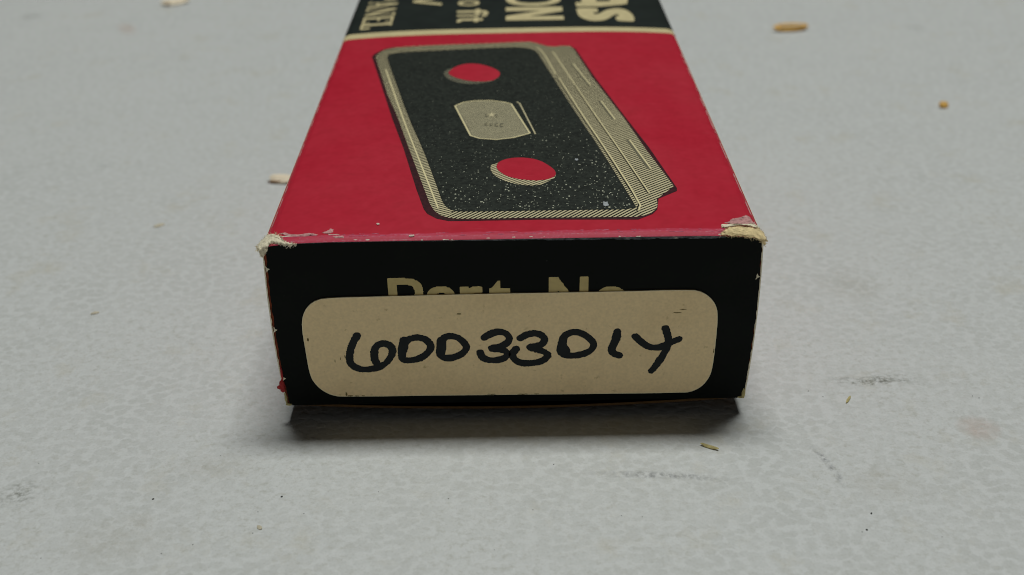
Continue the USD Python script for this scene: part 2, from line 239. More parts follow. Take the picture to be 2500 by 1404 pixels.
M['red'] = mat('red_lid_print', {
    'g': ('geometry', {}), 'n': ('noise_texture', {'scale': 700.0, 'detail': 5, 'roughness': 0.7}), 'n1': ('noise_texture', {'scale': 70.0, 'detail': 4, 'roughness': 0.6}),
    'r': ('rgb_ramp', {'ramp': [(0.28, (0.415, 0.0115, 0.028)), (0.5, (0.455, 0.0138, 0.033)), (0.75, (0.49, 0.018, 0.040))]}),
    'rr': ('map_range', {'from_min': 0.3, 'from_max': 0.7, 'to_min': 0.35, 'to_max': 0.47, 'clamp': True}),
    'mp': ('mapping', {'scale': (260, 4200, 900), 'rotation': (0, 0, 0.5)}), 'sc': ('noise_texture', {'scale': 1.0, 'detail': 3, 'roughness': 0.6}),
    'scr': ('map_range', {'from_min': 0.70, 'from_max': 0.80, 'to_max': 0.35, 'clamp': True}), 'mx': ('mix_color', {'b': (0.52, 0.13, 0.15)}),
    'b': ('bump', {'strength': 0.03, 'distance': 0.0001}),
    'p': ('principled_bsdf', {'specular_ior_level': 0.45})},
    [('g.position', 'n.vector'), ('g.position', 'n1.vector'), ('n.fac', 'r.fac'), ('n1.fac', 'rr.value'), ('rr.result', 'p.roughness'), ('g.position', 'mp.vector'), ('mp.vector', 'sc.vector'),
     ('sc.fac', 'scr.value'), ('r.color', 'mx.a'), ('scr.result', 'mx.fac'), ('mx.result', 'p.base_color'), ('n1.fac', 'b.height'), ('b.normal', 'p.normal')])
def specked(name, base, spots, big, rough, spec, thr=(0.66, 0.74), scale=1500, bscale=45, bumpd=0.0):
    """printed or aged paper with soft clouding and scattered small flecks"""
    return mat(name, {
        'g': ('geometry', {}), 'n1': ('noise_texture', {'scale': float(bscale), 'detail': 5, 'roughness': 0.6}), 'n2': ('noise_texture', {'scale': float(scale), 'detail': 3, 'roughness': 0.6}),
        'n3': ('noise_texture', {'scale': 3500.0, 'detail': 3}), 'r': ('rgb_ramp', {'ramp': [(0.3, big), (0.5, base), (0.7, base)]}),
        'f': ('map_range', {'from_min': thr[0], 'from_max': thr[1], 'to_max': 0.8, 'clamp': True}), 'mx': ('mix_color', {'b': spots}),
        'gr': ('rgb_ramp', {'ramp': [(0.3, (0.93, 0.93, 0.93)), (0.7, (1.05, 1.05, 1.05))]}), 'ml': ('mix_color', {'blend_type': 'multiply', 'fac': 1.0}),
        'b': ('bump', {'strength': 0.25, 'distance': 0.00006 + bumpd}), 'p': ('principled_bsdf', {'roughness': rough, 'specular_ior_level': spec})},
        [('g.position', 'n1.vector'), ('g.position', 'n2.vector'), ('g.position', 'n3.vector'), ('n1.fac', 'r.fac'), ('n2.fac', 'f.value'), ('r.color', 'mx.a'), ('f.result', 'mx.fac'),
         ('n3.fac', 'gr.fac'), ('mx.result', 'ml.a'), ('gr.color', 'ml.b'), ('ml.result', 'p.base_color'), ('n3.fac', 'b.height'), ('b.normal', 'p.normal')])
M['sticker'] = specked('aged_sticker_paper', (0.85, 0.665, 0.385), (0.48, 0.35, 0.16), (0.78, 0.60, 0.335), 0.7, 0.2, (0.66, 0.80), 1100, 90)
M['front_black'] = specked('front_black_card', (0.0016, 0.0028, 0.0019), (0.030, 0.033, 0.029), (0.0032, 0.0050, 0.0036), 0.55, 0.09, (0.715, 0.76), 1300, 120)
M['ink'] = specked('marker_ink_strokes', (0.0055, 0.0085, 0.0095), (0.02, 0.024, 0.024), (0.011, 0.015, 0.016), 0.55, 0.2, (0.6, 0.8), 1400, 350)
# white leather-grained tabletop
M['table'] = mat('white_grained_top', {
    'g': ('geometry', {}),
    'nd': ('noise_texture', {'scale': 900.0, 'detail': 5, 'roughness': 0.65}),
    'sub': ('vector_math', {'math_type': 'subtract', 'vector2': (0.5, 0.5, 0.5)}),
    'sc': ('vector_math', {'math_type': 'scale', 'scale': 0.0012}),
    'add': ('vector_math', {'math_type': 'add'}),
    'mpv': ('mapping', {'scale': (820, 1150, 1)}),
    'v': ('voronoi_texture', {'feature': 'smooth_f1', 'smoothness': 0.35, 'scale': 1.0, 'dimensions': '2D'}),
    'v2': ('noise_texture', {'scale': 0.25, 'detail': 1}),
    'cell': ('map_range', {'range_type': 'smoothstep', 'from_min': 0.62, 'from_max': 0.30, 'clamp': True}),
    'big': ('noise_texture', {'scale': 55.0, 'detail': 4, 'roughness': 0.6}),
    'bigr': ('map_range', {'from_min': 0.34, 'from_max': 0.62, 'to_min': 0.22, 'clamp': True}),
    'cr': ('separate_color', {}),
    'cellv': ('math', {'math_type': 'multiply'}),
    'cellw': ('math', {'math_type': 'multiply', 'use_clamp': True}),
    'fine': ('noise_texture', {'scale': 3200.0, 'detail': 5, 'roughness': 0.8}),
    'finer': ('rgb_ramp', {'ramp': [(0.30, (0.83, 0.825, 0.81)), (0.45, (0.975, 0.973, 0.968)), (0.58, (1.02, 1.02, 1.02)), (0.75, (1.07, 1.07, 1.08))]}),
    'cellx': ('math', {'math_type': 'multiply', 'value2': 1.75, 'use_clamp': True}),
    'col': ('mix_color', {'a': (0.545, 0.552, 0.546), 'b': (0.480, 0.486, 0.474)}),
    'stn': ('noise_texture', {'scale': 130.0, 'detail': 5, 'roughness': 0.7}),
    'stf': ('map_range', {'from_min': 0.56, 'from_max': 0.72, 'to_max': 0.55, 'clamp': True}),
    'col2': ('mix_color', {'b': (0.47, 0.445, 0.375)}),
    'col3': ('mix_color', {'blend_type': 'multiply', 'fac': 1.0}),
    'mpp': ('mapping', {'scale': (1000, 1250, 1000)}), 'pit': ('noise_texture', {'scale': 1.0, 'detail': 6, 'roughness': 0.75}), 'pitf': ('map_range', {'from_min': 0.50, 'from_max': 0.70, 'to_max': 0.9, 'clamp': True}),
    'pm': ('math', {'math_type': 'multiply'}), 'bigq': ('map_range', {'from_min': 0.40, 'from_max': 0.62, 'to_min': 0.9, 'to_max': 0.25, 'clamp': True}),
    'col4': ('mix_color', {'b': (0.37, 0.365, 0.325)}),
    'bh': ('math', {'math_type': 'multiply_add', 'value2': 0.5}),
    'b': ('bump', {'strength': 0.4, 'distance': 0.00006}),
    'p': ('principled_bsdf', {'roughness': 0.55, 'specular_ior_level': 0.35})},
    [('g.position', 'nd.vector'), ('nd.color', 'sub.vector1'), ('sub.vector', 'sc.vector1'), ('g.position', 'add.vector1'), ('sc.vector', 'add.vector2'),
     ('add.vector', 'mpv.vector'), ('mpv.vector', 'v.vector'), ('mpv.vector', 'v2.vector'), ('v.distance', 'cell.value'), ('v2.color', 'cr.color'),
     ('g.position', 'big.vector'), ('big.fac', 'bigr.value'), ('cell.result', 'cellv.value1'), ('bigr.result', 'cellv.value2'),
     ('cellv.value', 'cellw.value1'), ('cr.r', 'cellw.value2'), ('cellw.value', 'cellx.value1'), ('cellx.value', 'col.fac'),
     ('g.position', 'stn.vector'), ('stn.fac', 'stf.value'), ('col.result', 'col2.a'), ('stf.result', 'col2.fac'),
     ('g.position', 'fine.vector'), ('fine.fac', 'finer.fac'), ('col2.result', 'col3.a'), ('finer.color', 'col3.b'), ('g.position', 'mpp.vector'), ('mpp.vector', 'pit.vector'), ('pit.fac', 'pitf.value'), ('big.fac', 'bigq.value'), ('pitf.result', 'pm.value1'), ('bigq.result', 'pm.value2'), ('col3.result', 'col4.a'), ('pm.value', 'col4.fac'), ('col4.result', 'p.base_color'),
     ('cell.result', 'bh.value3'), ('fine.fac', 'bh.value1'), ('bh.value', 'b.height'), ('b.normal', 'p.normal')])
def mark(name, col, lo, hi, scale=(900, 900, 1), strength=1.0):
    """a smear or stain lying on the tabletop: its own patchy edge, faded by the primvar 'fade'"""
    return mat(name, {
        'g': ('geometry', {}), 'mp': ('mapping', {'scale': scale}), 'n': ('noise_texture', {'scale': 1.0, 'detail': 6, 'roughness': 0.75}),
        'at': ('attribute', {'attribute': 'fade'}), 'mr': ('map_range', {'from_min': lo, 'from_max': hi, 'to_max': strength, 'clamp': True}),
        'ad': ('math', {'math_type': 'multiply'}),
        't': ('transparent_bsdf', {}), 'p': ('principled_bsdf', {'base_color': col, 'roughness': 0.7, 'specular_ior_level': 0.2}), 'mx': ('mix_closure', {})},
        [('g.position', 'mp.vector'), ('mp.vector', 'n.vector'), ('n.fac', 'mr.value'), ('mr.result', 'ad.value1'), ('at.fac', 'ad.value2'),
         ('ad.value', 'mx.fac'), ('t.BSDF', 'mx.closure1'), ('p.BSDF', 'mx.closure2')], surface='mx.closure')
M['smear'] = mark('grey_smear', (0.16, 0.16, 0.17), 0.44, 0.78, (1400, 1400, 1), 0.7)
M['smear_soft'] = mark('soft_grey_smear', (0.36, 0.36, 0.35), 0.35, 0.8, (500, 700, 1), 0.4)
M['grime'] = mark('green_grime', (0.13, 0.13, 0.085), 0.46, 0.76, (1100, 1500, 1), 0.75)
M['stain'] = mark('tan_stain', (0.42, 0.36, 0.24), 0.36, 0.85, (700, 900, 1), 0.28)
M['stain_pink'] = mark('pink_stain', (0.60, 0.36, 0.25), 0.25, 0.72, (600, 700, 1), 0.38)

# ---------------------------------------------------------------- shapes
H, BL = 19.72, 128.0        # height of the front, length of the carton (mm)
def zt(x, y):
    """height of the lid: bowed across, rolled over at the front fold and the sides"""
    x = np.asarray(x, float); y = np.asarray(y, float)
    u = np.clip(x / 25, -1.02, 1.02); b = .5 + .13 * np.clip(y / 63, 0, 1.4)
    fold = np.maximum(0, 1 - np.maximum(y, 0) / .9) ** 2; side = np.maximum(0, 1 - (25 - np.abs(x))) ** 2
    p = 10 - 6.5 * np.clip(y / 60, 0, 1)
    return H + .3 + b * (1 - np.abs(u) ** p) - .3 * np.maximum(fold, side)
def ftop(x): return H + .5 * (1 - np.minimum(1.02, np.abs(np.asarray(x)) / 25) ** 10)
def hw(z): return 25 + .33 * (1 - ((np.asarray(z) - 10) / 10) ** 2)
def fbot(x): return np.asarray(x) * 0.0

def chaikin(pts, n=2, closed=True):
    p = np.array(pts, float)
    for _ in range(n):
        if closed:
            q = np.roll(p, -1, 0); p = np.stack([p * .75 + q * .25, p * .25 + q * .75], 1).reshape(-1, 2)
        else:
            a, b = p[:-1], p[1:]; m_ = np.stack([a * .75 + b * .25, a * .25 + b * .75], 1).reshape(-1, 2)
            p = np.vstack([p[:1], m_[1:-1], p[-1:]])
    return p
def geoms(g): return [k for k in getattr(g, 'geoms', [g]) if k.geom_type == 'Polygon' and k.area > 1e-4]
def tri(shape, edge=2.0):
    vs, fs, n = [], [], 0
    for g in geoms(shape):
        v, f = trimesh.creation.triangulate_polygon(g, engine='earcut')
        if edge:
            v3, f = trimesh.remesh.subdivide_to_size(np.c_[v, np.zeros(len(v))], f, edge, max_iter=30); v = v3[:, :2]
        vs.append(v); fs.append(f + n); n += len(v)
    return np.vstack(vs), np.vstack(fs)
def ccw(v2, f):
    a = v2[f]; s = np.cross(a[:, 1] - a[:, 0], a[:, 2] - a[:, 0])
    f = f.copy(); f[s < 0] = f[s < 0][:, ::-1]; return f
np.seterr(all='ignore')
import warnings; warnings.filterwarnings('ignore')
def on_top(shape, off, edge=2.0):
    v, f = shape if isinstance(shape, tuple) else tri(shape, edge)
    return np.c_[v, zt(v[:, 0], v[:, 1]) + off + BASE], ccw(v, f)
def on_front(shape, off, edge=0):
    v, f = shape if isinstance(shape, tuple) else tri(shape, edge)
    return np.c_[v[:, 0], np.full(len(v), -off), v[:, 1] + BASE], ccw(v, f)
def glyph(ch, bold=True):
    """triangles of one character, scaled to the unit square"""
    t = meshkit.text_mesh(ch, 1.0, 0.1, bold)
    keep = t.face_normals[:, 2] > .9
    t = trimesh.Trimesh(t.vertices, t.faces[keep], process=False); t.remove_unreferenced_vertices()
    v = np.array(t.vertices)[:, :2]; lo, hi = v.min(0), v.max(0)
    return (v - lo) / (hi - lo), np.array(t.faces)
def glyph_top(ch, x0, x1, y0, y1, bold=True, edge=1.5):
    """a letter on the lid that reads towards the front: baseline at x0, top at x1, starting at y0 (far) and ending at y1"""
    v, f = glyph(ch, bold)
    w = np.c_[x0 + v[:, 1] * (x1 - x0), y0 + v[:, 0] * (y1 - y0)]
    v3, f = trimesh.remesh.subdivide_to_size(np.c_[w, np.zeros(len(w))], f, edge, max_iter=30)
    return v3[:, :2], f
def wobble(pts, amp, freq, seed):
    p = np.array(pts, float); k = np.c_[p * freq, np.full(len(p), seed * 3.7)]
    return p + amp * 2 * np.c_[meshkit.noise(k, seed) - .5, meshkit.noise(k + 31.3, seed + 1) - .5]
def densify(pts, step, closed=True):
    p = np.array(pts, float); q = np.vstack([p, p[:1]]) if closed else p
    out = []
    for a, b in zip(q[:-1], q[1:]):
        n = max(1, int(np.hypot(*(b - a)) / step)); out += [a + (b - a) * k / n for k in range(n)]
    if not closed: out.append(q[-1])
    return np.array(out)
def rough_poly(pts, amp=.06, freq=6, seed=1, step=.12, smooth=0):
    p = chaikin(pts, smooth) if smooth else np.array(pts)
    return Polygon(wobble(densify(p, step), amp, freq, seed)).buffer(0)
def grid_mesh(us, vs, fn):
    U, V = np.meshgrid(us, vs, indexing='ij'); P_ = fn(U, V).reshape(-1, 3)
    a, b = len(us), len(vs); i = (np.arange(a - 1)[:, None] * b + np.arange(b - 1)).ravel()
    return P_, np.vstack([np.c_[i, i + b, i + b + 1], np.c_[i, i + b + 1, i + 1]])
def lump(c, r, amp=.25, freq=1.6, seed=0, sub=3):
    s = trimesh.creation.icosphere(subdivisions=sub); v = np.array(s.vertices)
    d = 1 + amp * 2 * (meshkit.fbm(v * freq + seed * 7.1, 3, seed) - .5)
    return trimesh.Trimesh(v * d[:, None] * np.array(r) + np.array(c), s.faces, process=False)
def fibre(a, b, r, bend, seed):
    q = np.random.default_rng(seed); a, b = np.array(a, float), np.array(b, float); n = 5
    mid = (a + b) / 2 + q.normal(0, bend, 3); ts = np.linspace(0, 1, n)
    pts = [(1 - t) ** 2 * a + 2 * t * (1 - t) * mid + t * t * b for t in ts]; vs, fs = [], []
    for k, p in enumerate(pts):
        rr = r * (1 - .6 * k / (n - 1))
        for j in range(3): vs.append(p + rr * np.array([math.cos(2.1 * j), .6 * math.sin(2.1 * j), math.sin(2.1 * j)]))
    for k in range(n - 1):
        for j in range(3):
            a0, a1 = k * 3 + j, k * 3 + (j + 1) % 3; fs += [[a0, a1, a1 + 3], [a0, a1 + 3, a0 + 3]]
    return trimesh.Trimesh(vs, fs, process=False)
def cat(ms): return trimesh.util.concatenate([m_ if isinstance(m_, trimesh.Trimesh) else trimesh.Trimesh(*m_, process=False) for m_ in ms])

# ---------------------------------------------------------------- tabletop
table = thing('tabletop', kind='structure', label='white grained tabletop with faint stains and scuffs', cat='tabletop')
tb = trimesh.creation.box((1400, 900, 22)); tb.apply_translation((0, 180, -11))
obj('table_board', tb, M['table'], table)
def smear(pts, width, material, name='scuff_mark', z=0.012, seed=0, across=7, label=None):
    p = chaikin(pts, 3, False); d = np.gradient(p, axis=0); nrm = np.c_[-d[:, 1], d[:, 0]]; nrm /= np.linalg.norm(nrm, axis=1)[:, None] + 1e-9
    s = np.linspace(0, 1, len(p)); t_ = np.linspace(-1, 1, across); vs, fade = [], []
    for k in range(len(p)):
        for t in t_:
            q = p[k] + nrm[k] * t * width * (.6 + .8 * float(meshkit.noise(np.array([k * .35, seed * 5.3, .5]), seed)))
            vs.append([*q, z]); fade.append((1 - t * t) ** 1.0 * min(1, 5 * s[k], 5 * (1 - s[k])))
    return marked(np.array(vs), len(p), across, fade, material, name, label)
def marked(vs, a, b, fade, material, name, label=None):
    i = (np.arange(a - 1)[:, None] * b + np.arange(b - 1)).ravel()
    f = np.vstack([np.c_[i, i + b, i + b + 1], np.c_[i, i + b + 1, i + 1]]); f = ccw(vs[:, :2], f)
    o = usdkit.mesh(stage, path_for(name, table), (vs * MM, f), material)
    UsdGeom.PrimvarsAPI(o).CreatePrimvar('fade', Sdf.ValueTypeNames.FloatArray, 'vertex').Set(Vt.FloatArray([float(x) for x in fade]))
    return tag(o.GetPrim(), label=label)
def blot(c, rx, ry, material, name='stain', z=0.010, rot_=0):
    rs, an = np.linspace(0.02, 1, 6), np.linspace(0, 2 * math.pi, 25); vs, fade = [], []
    for r in rs:
        for a in an:
            x, y = rx * r * math.cos(a), ry * r * math.sin(a); ca, sa = math.cos(rot_), math.sin(rot_)
            vs.append([c[0] + x * ca - y * sa, c[1] + x * sa + y * ca, z]); fade.append((1 - r) ** .8)
    return marked(np.array(vs), len(rs), len(an), fade, material, name)
smear(TAB['smA'], .65, M['smear'], seed=1, z=.012); smear(TAB['smB'], .5, M['smear'], seed=2, z=.014)
smear(TAB['smC'], 1.0, M['grime'], seed=3, z=.016); smear(TAB['smC2'], .8, M['grime'], seed=4, z=.020)
smear(TAB['dbl1'], .35, M['smear'], seed=5); smear(TAB['dbl2'], .28, M['smear'], seed=6)
smear(TAB['smD'], 1.6, M['smear_soft'], seed=7); smear([(53, 62.9), (60, 62.6)], 1.0, M['smear_soft'], seed=8)
smear(TAB['smF'], 2.2, M['smear_soft'], seed=9); smear(TAB['smG'], .7, M['smear_soft'], seed=10)
smear(TAB['gd'], 2.6, M['stain'], seed=11)
smear([(21, -2.4), (27.5, -3.6)], .5, M['grime'], seed=12)
blot((-50.3, -11.5), 2.6, 2.4, M['grime'], rot_=.6); blot(TAB['pink'][0], 2.2, 5.5, M['stain_pink'], rot_=.5)
blot(TAB['yel'][0], 3.0, 3.4, M['grime']); blot(TAB['grey1'][0], 2.6, 2.8, M['smear_soft']); blot(TAB['pink2'][0], 2.6, 2.4, M['stain_pink'])
blot(TAB['dotA'][0], 1.6, 2.4, M['stain']); blot(TAB['dotB'][0], 1.4, 2.0, M['stain']); blot(TAB['dotC'][0], 1.0, 1.1, M['smear_soft']); blot(TAB['yel2'][0], 2.2, 1.2, M['stain'])
blot((-38.5, -18.5), 6, 3.4, M['stain'], z=.008); blot((37, -12), 4.5, 3, M['stain'], z=.008); blot((-31, -8), 5, 2.4, M['stain'], z=.008); blot((44, 26), 5, 5, M['stain'], z=.008)

# ---------------------------------------------------------------- the carton
carton = thing('parts_carton', (0, 0, 0), label='worn red and black cardboard parts carton with a plate pictured on its lid', cat='carton')
ys = np.r_[np.linspace(0, 1.2, 13), np.linspace(1.2, BL, 90)[1:]]; xs = np.r_[np.linspace(-25, -24, 6), np.linspace(-24, 24, 50)[1:-1], np.linspace(24, 25, 6)]
lid = obj('lid', grid_mesh(xs, ys, lambda x, y: np.stack([x, y, zt(x, y) + BASE], -1)), M['red'], carton, smooth=True, label='lid of the carton, red in front and black behind')
# printed fields behind the picture
s = TOP['stripe']
yb = lambda x: 63.62 + .012 * x; yt = lambda x: 65.85 + .006 * x
xx = np.linspace(-24.93, 24.93, 40)
def field(ya, yb2_, n, off): return grid_mesh(xs, np.linspace(0, 1, n), lambda x, t: (lambda y: np.stack([x * .9995, y, zt(x, y) + off + BASE], -1))(ya(x) * (1 - t) + yb2_(x) * t))
obj('cream_stripe', field(yb, yt, 4, .02), M['cream'], lid, smooth=True)
obj('black_field', field(lambda x: yt(x) + .001, lambda x: x * 0 + BL, 40, .02), M['black'], lid, smooth=True)
# lettering on the black field, each letter a piece of its own
def letter(shape, off=.04, m_='cream'): obj('letter', on_top(shape, off), M[m_], lid, smooth=True)
letter(tri(Polygon(chaikin(TOP['S'], 1)).buffer(0), 1.5))
letter(tri(Polygon(TOP['A']).union(sbox(10.9, 81, 14.35, 84.5)).union(sbox(16.9, 81, 19.6, 84.3)).buffer(0), 1.5))
letter(tri(Polygon([(-.37 + v * 8.89, 76.3 - u * 6.6) for u, v in ((0, 0), (0, 1), (.33, 1), (.73, .36), (.73, 1), (1, 1), (1, 0), (.68, 0), (.27, .66), (.27, 0))]).buffer(.12).buffer(-.06), 1.5)); letter(glyph_top('O', -.4, 8.6, 84.6, 77.1))
letter(glyph_top('t', -8.2, -4.2, 84.6, 81.9, False)); letter(glyph_top('o', -8.22, -4.68, 80.6, 77.7)); letter(glyph_top('f', -8.18, -3.2, 75.9, 72.9))
letter(glyph_top('i', -8.1, -3.4, 72.9, 71.9)); letter(glyph_top('t', -8.1, -4.0, 71.5, 69.1))
letter(glyph_top('V', -15.6, -10.8, 83.4, 78.4))
# light serif capitals drawn as thick and thin strokes (x: baseline to top, y: along the line towards the front)
def caps(strokes, y0, y1, x0=-22.9, x1=-18.1):
    parts = []
    for (a, b, w) in strokes:
        ls = LineString([(x0 + a[1] * (x1 - x0), y0 + a[0] * (y1 - y0)), (x0 + b[1] * (x1 - x0), y0 + b[0] * (y1 - y0))]); parts.append(ls.buffer(w, cap_style=2))
    letter(union_all(parts))
W_, N_ = .42, .2
caps([((.25, 0), (.25, 1), W_), ((0, .03), (.5, .03), N_), ((0, .97), (.7, .97), N_), ((.7, .97), (.95, .75), W_), ((.95, .75), (.7, .5), W_), ((.7, .5), (.25, .5), N_)], 85.8, 82.6)
caps([((.1, 0), (.5, 1), N_), ((.5, 1), (.9, 0), W_), ((.25, .33), (.75, .33), N_), ((-.02, .03), (.25, .03), N_), ((.7, .03), (1.02, .03), N_)], 82.0, 78.8)
caps([((.15, 0), (.15, 1), N_), ((.15, .97), (.85, .03), W_), ((.85, 0), (.85, 1), N_), ((0, .03), (.32, .03), N_), ((.68, .97), (1, .97), N_)], 78.2, 74.3)
caps([((.22, 0), (.22, 1), W_), ((0, .04), (1, .04), N_), ((0, .96), (.95, .96), N_), ((.22, .52), (.7, .52), N_), ((.97, 0), (.97, .25), N_), ((.92, .75), (.92, 1), N_)], 73.8, 70.6)
caps([((.25, 0), (.25, 1), W_), ((0, .04), (1, .04), N_), ((0, .96), (.55, .96), N_), ((.97, 0), (.97, .32), W_ * .8)], 70.3, 67.9)

# ---- the pictured plate
plate = Polygon(TOP['plate']).buffer(0); shade = Polygon(TOP['shade']).buffer(0); inset = Polygon(chaikin(TOP['inset'], 1)).buffer(0)
obj('picture_shadow', on_top(shade, .02), M['shade'], lid, smooth=True)
pic = obj('picture_plate', on_top(plate, .035), M['plate_ink'], lid, smooth=True, label='printed picture of a flat metal plate with two round holes')
band = plate.difference(inset.buffer(.08))
def stripes(region, ang, pitch, duty):
    region = union_all([k_ for k_ in geoms(region.buffer(-.01).buffer(.01)) if k_.area > .15])
    c = region.centroid; r = affinity.rotate(region, -ang, origin=c); x0, y0, x1, y1 = r.bounds; out = []
    y = y0
    while y < y1:
        w = pitch * (duty if np.ndim(duty) == 0 else duty[0] + (duty[1] - duty[0]) * (y - y0) / max(y1 - y0, 1e-6))
        out.append(sbox(x0 - 1, y, x1 + 1, y + w)); y += pitch
    return union_all([affinity.rotate(k_, ang, origin=c) for s_ in out for k_ in geoms(r.intersection(s_)) if k_.area <= r.area])
bottom = band.intersection(Polygon([(-8.4, 2), (-5.2, 7.0), (12.4, 6.6), (14.6, 2)])); rest = band.difference(bottom)
rightb = rest.intersection(Polygon([(3.2, 60), (3.6, 54.9), (12.9, 5.8), (12.6, 3), (25, 3), (25, 60)])); leftb = rest.difference(rightb)
hat = [on_top(stripes(leftb, 27, .40, (.56, .34)), .05, 2), on_top(stripes(rightb, 38, .40, (.56, .34)), .05, 2), on_top(stripes(bottom, 45, .385, .50), .05, 2)]
for h in hat: obj('hatching', cat([h]), M['hatch'], lid, kind='stuff')
h1, h2 = Polygon(chaikin(TOP['hole1'], 2)), Polygon(chaikin(TOP['hole2'][:5] + TOP['hole2'][6:], 2))
badge = Polygon(TOP['badge'])
ins = inset.difference(h1).difference(h2)
obj('picture_inset', on_top(inset, .05), M['plate_black'], lid, smooth=True)
for hole, rim in ((h1, 'rim1'), (h2, 'rim2')):
    rp = Polygon(chaikin(TOP[rim], 1)).buffer(0).difference(hole.buffer(.03))
    obj('hole_rim', cat([on_top(stripes(rp, 36, .38, .58), .065, 2)]), M['hatch'] if rim == 'rim2' else M['badge'], lid, kind='stuff')
    obj('picture_hole', on_top(hole, .065), M['red'], lid, smooth=True)
obj('picture_badge', on_top(badge, .065), M['badge'], lid, smooth=True)
inner = badge.buffer(-.35)
obj('badge_hatching', cat([on_top(stripes(inner, 30, .34, .26), .08, 2)]), M['hatch'], lid, kind='stuff')
obj('badge_border', on_top(badge.difference(badge.buffer(-.2)), .085), M['line'], lid)
obj('badge_border', on_top(LineString(TOP['badgeline']).buffer(.08), .065), M['hatch'], lid)
q = np.random.default_rng(11); low, high = [], []
for row, (yc, n_) in enumerate(((31.2, 3), (28.4, 4))):
    for k in range(n_):
        x = -2.35 + (k - (n_ - 1) / 2) * .62 + .3 * row; y = yc - .25 * (x + 2.35); w_ = q.uniform(.14, .22); hh = q.uniform(.35, .65)
        low.append(sbox(x - w_, y - hh, x + w_, y + hh * q.uniform(.4, 1))); high.append(sbox(x - w_ * .4, y - hh * .3, x + w_ * 1.25, y - hh * .05))
obj('badge_engraving', on_top(union_all(low).intersection(inner), .095), M['engrave'], lid, kind='stuff')
obj('badge_engraving', on_top(union_all(high + [Polygon([(-2.35 + r_ * math.cos(a_), 31.4 + 1.8 * r_ * math.sin(a_)) for r_, a_ in zip((.62, .2) * 5, np.linspace(math.pi / 2, 2.5 * math.pi, 11)[:-1])])]).intersection(inner), .105), M['hatch'], lid, kind='stuff')
for k, dx, w_ in ((2, -.20, .07), (4, -.17, .06), (5, -.24, .13), (6, -.24, .13), (7, -.26, .14)):
    obj('shade_line', on_top(affinity.translate(LineString(TOP[f'line{k}']), dx, 0).buffer(w_, cap_style=2), .06), M['engrave' if w_ > .1 else 'plate_ink'], lid)
for k in range(8):
    w = [.13, .11, .12, .10, .10, .12, .12, .13][k]
    obj('highlight_line', on_top(LineString(chaikin(TOP[f'line{k}'], 1, False)).buffer(w * .66, cap_style=2), .07), M['line'], lid)
# glints: flecks of cream strewn over the black, thicker towards the near edge
free = ins.buffer(-.25).difference(badge.buffer(.4)).difference(Polygon(TOP['rim1']).buffer(.2)).difference(Polygon(TOP['rim2']).buffer(.2))
from shapely.prepared import prep
from shapely.geometry import Point
pf = prep(free); flecks, dim = [], []
x0, y0, x1, y1 = free.bounds; n = 0
while n < 1500:
    x, y = q.uniform(x0, x1), y0 + (y1 - y0) * q.random() ** 1.25
    if not pf.contains(Point(x, y)): continue
    n += 1; t = np.clip((38 - y + .45 * (x + 2)) / 34, 0, 1); r = q.uniform(.03, .06) * (1 + .7 * q.random() ** 4) * (.75 + .5 * t)
    g = Polygon([(x + r * math.cos(a) * q.uniform(.8, 1.25), y + 1.5 * r * math.sin(a)) for a in np.linspace(0, 2 * math.pi, 7)[:-1]])
    (flecks if q.random() < .05 + .6 * t ** 1.5 else dim).append(g)
def fleck_mesh(gs, off): return cat([on_top(tri(g, 0), off) for g in gs])
obj('flecks', fleck_mesh(flecks, .065), M['dots'], lid, kind='stuff'); obj('flecks', fleck_mesh(dim, .065), M['dots_dim'], lid, kind='stuff')
# scuffs, lint and rubbed folds of the lid
def patch(name, pts, off, m_, seed, amp=.06, parent=lid, label=None): obj(name, on_top(rough_poly(pts, amp, 5, seed), off, 1.0), M[m_], parent, label=label)
for k, (c, rx, ry, m_) in enumerate(zip(TOP['chips'], (.28, .18, .3, .14), (.6, .32, .13, .2), ('lint', 'lint', 'fuzz', 'fuzz'))):
    patch('scuff', [(c[0] - rx, c[1] - ry * .6), (c[0] - rx * .3, c[1] - ry), (c[0] + rx, c[1] - ry * .7), (c[0] + rx * .8, c[1] + ry * .8), (c[0], c[1] + ry * .5), (c[0] - rx * .8, c[1] + ry)], .1, m_, 40 + k)
xf = np.linspace(-24.6, 24.8, 300); e = meshkit.fbm(np.c_[xf * .7, xf * 0, xf * 0], 4, 3)
obj('rubbed_fold', on_top(Polygon(np.r_[np.c_[xf, np.full(300, .01)], np.c_[xf, .75 + .55 * e][::-1]]).buffer(0), .012, .8), M['fold'], lid, label='pink rubbed front fold of the lid')
xw = np.linspace(-22, 23.5, 500)
def streak(yc, w, seed, thr, name='crease', m_='fuzz', off=.03, lo=-22, hi=23.5):
    xw = np.linspace(lo, hi, 600); nn = meshkit.fbm(np.c_[xw * 1.6, xw * 0 + seed, xw * 0], 5, seed); ww = np.clip((nn - thr) * w * 6, 0, w); polys = []
    on = ww > .008; k = 0
    while k < 600:
        if on[k]:
            j = k
            while j < 600 and on[j]: j += 1
            if j - k > 2: polys.append(Polygon(np.r_[np.c_[xw[k:j], yc + .08 * np.sin(xw[k:j] * .3 + seed) - ww[k:j]], np.c_[xw[k:j], yc + .08 * np.sin(xw[k:j] * .3 + seed) + ww[k:j]][::-1]]).buffer(0))
            k = j
        k += 1
    obj(name, on_top(union_all(polys), off, .8), M[m_], lid)
M['pink'] = paper('pink_rub', (0.48, 0.11, 0.17), 0.8, 0.1, 0.35, 2500, bump=.3)
streak(.98, .07, 5, .50, m_='pink'); streak(.60, .06, 6, .56, m_='pink'); streak(.12, .06, 7, .62, m_='fuzz', off=.02)
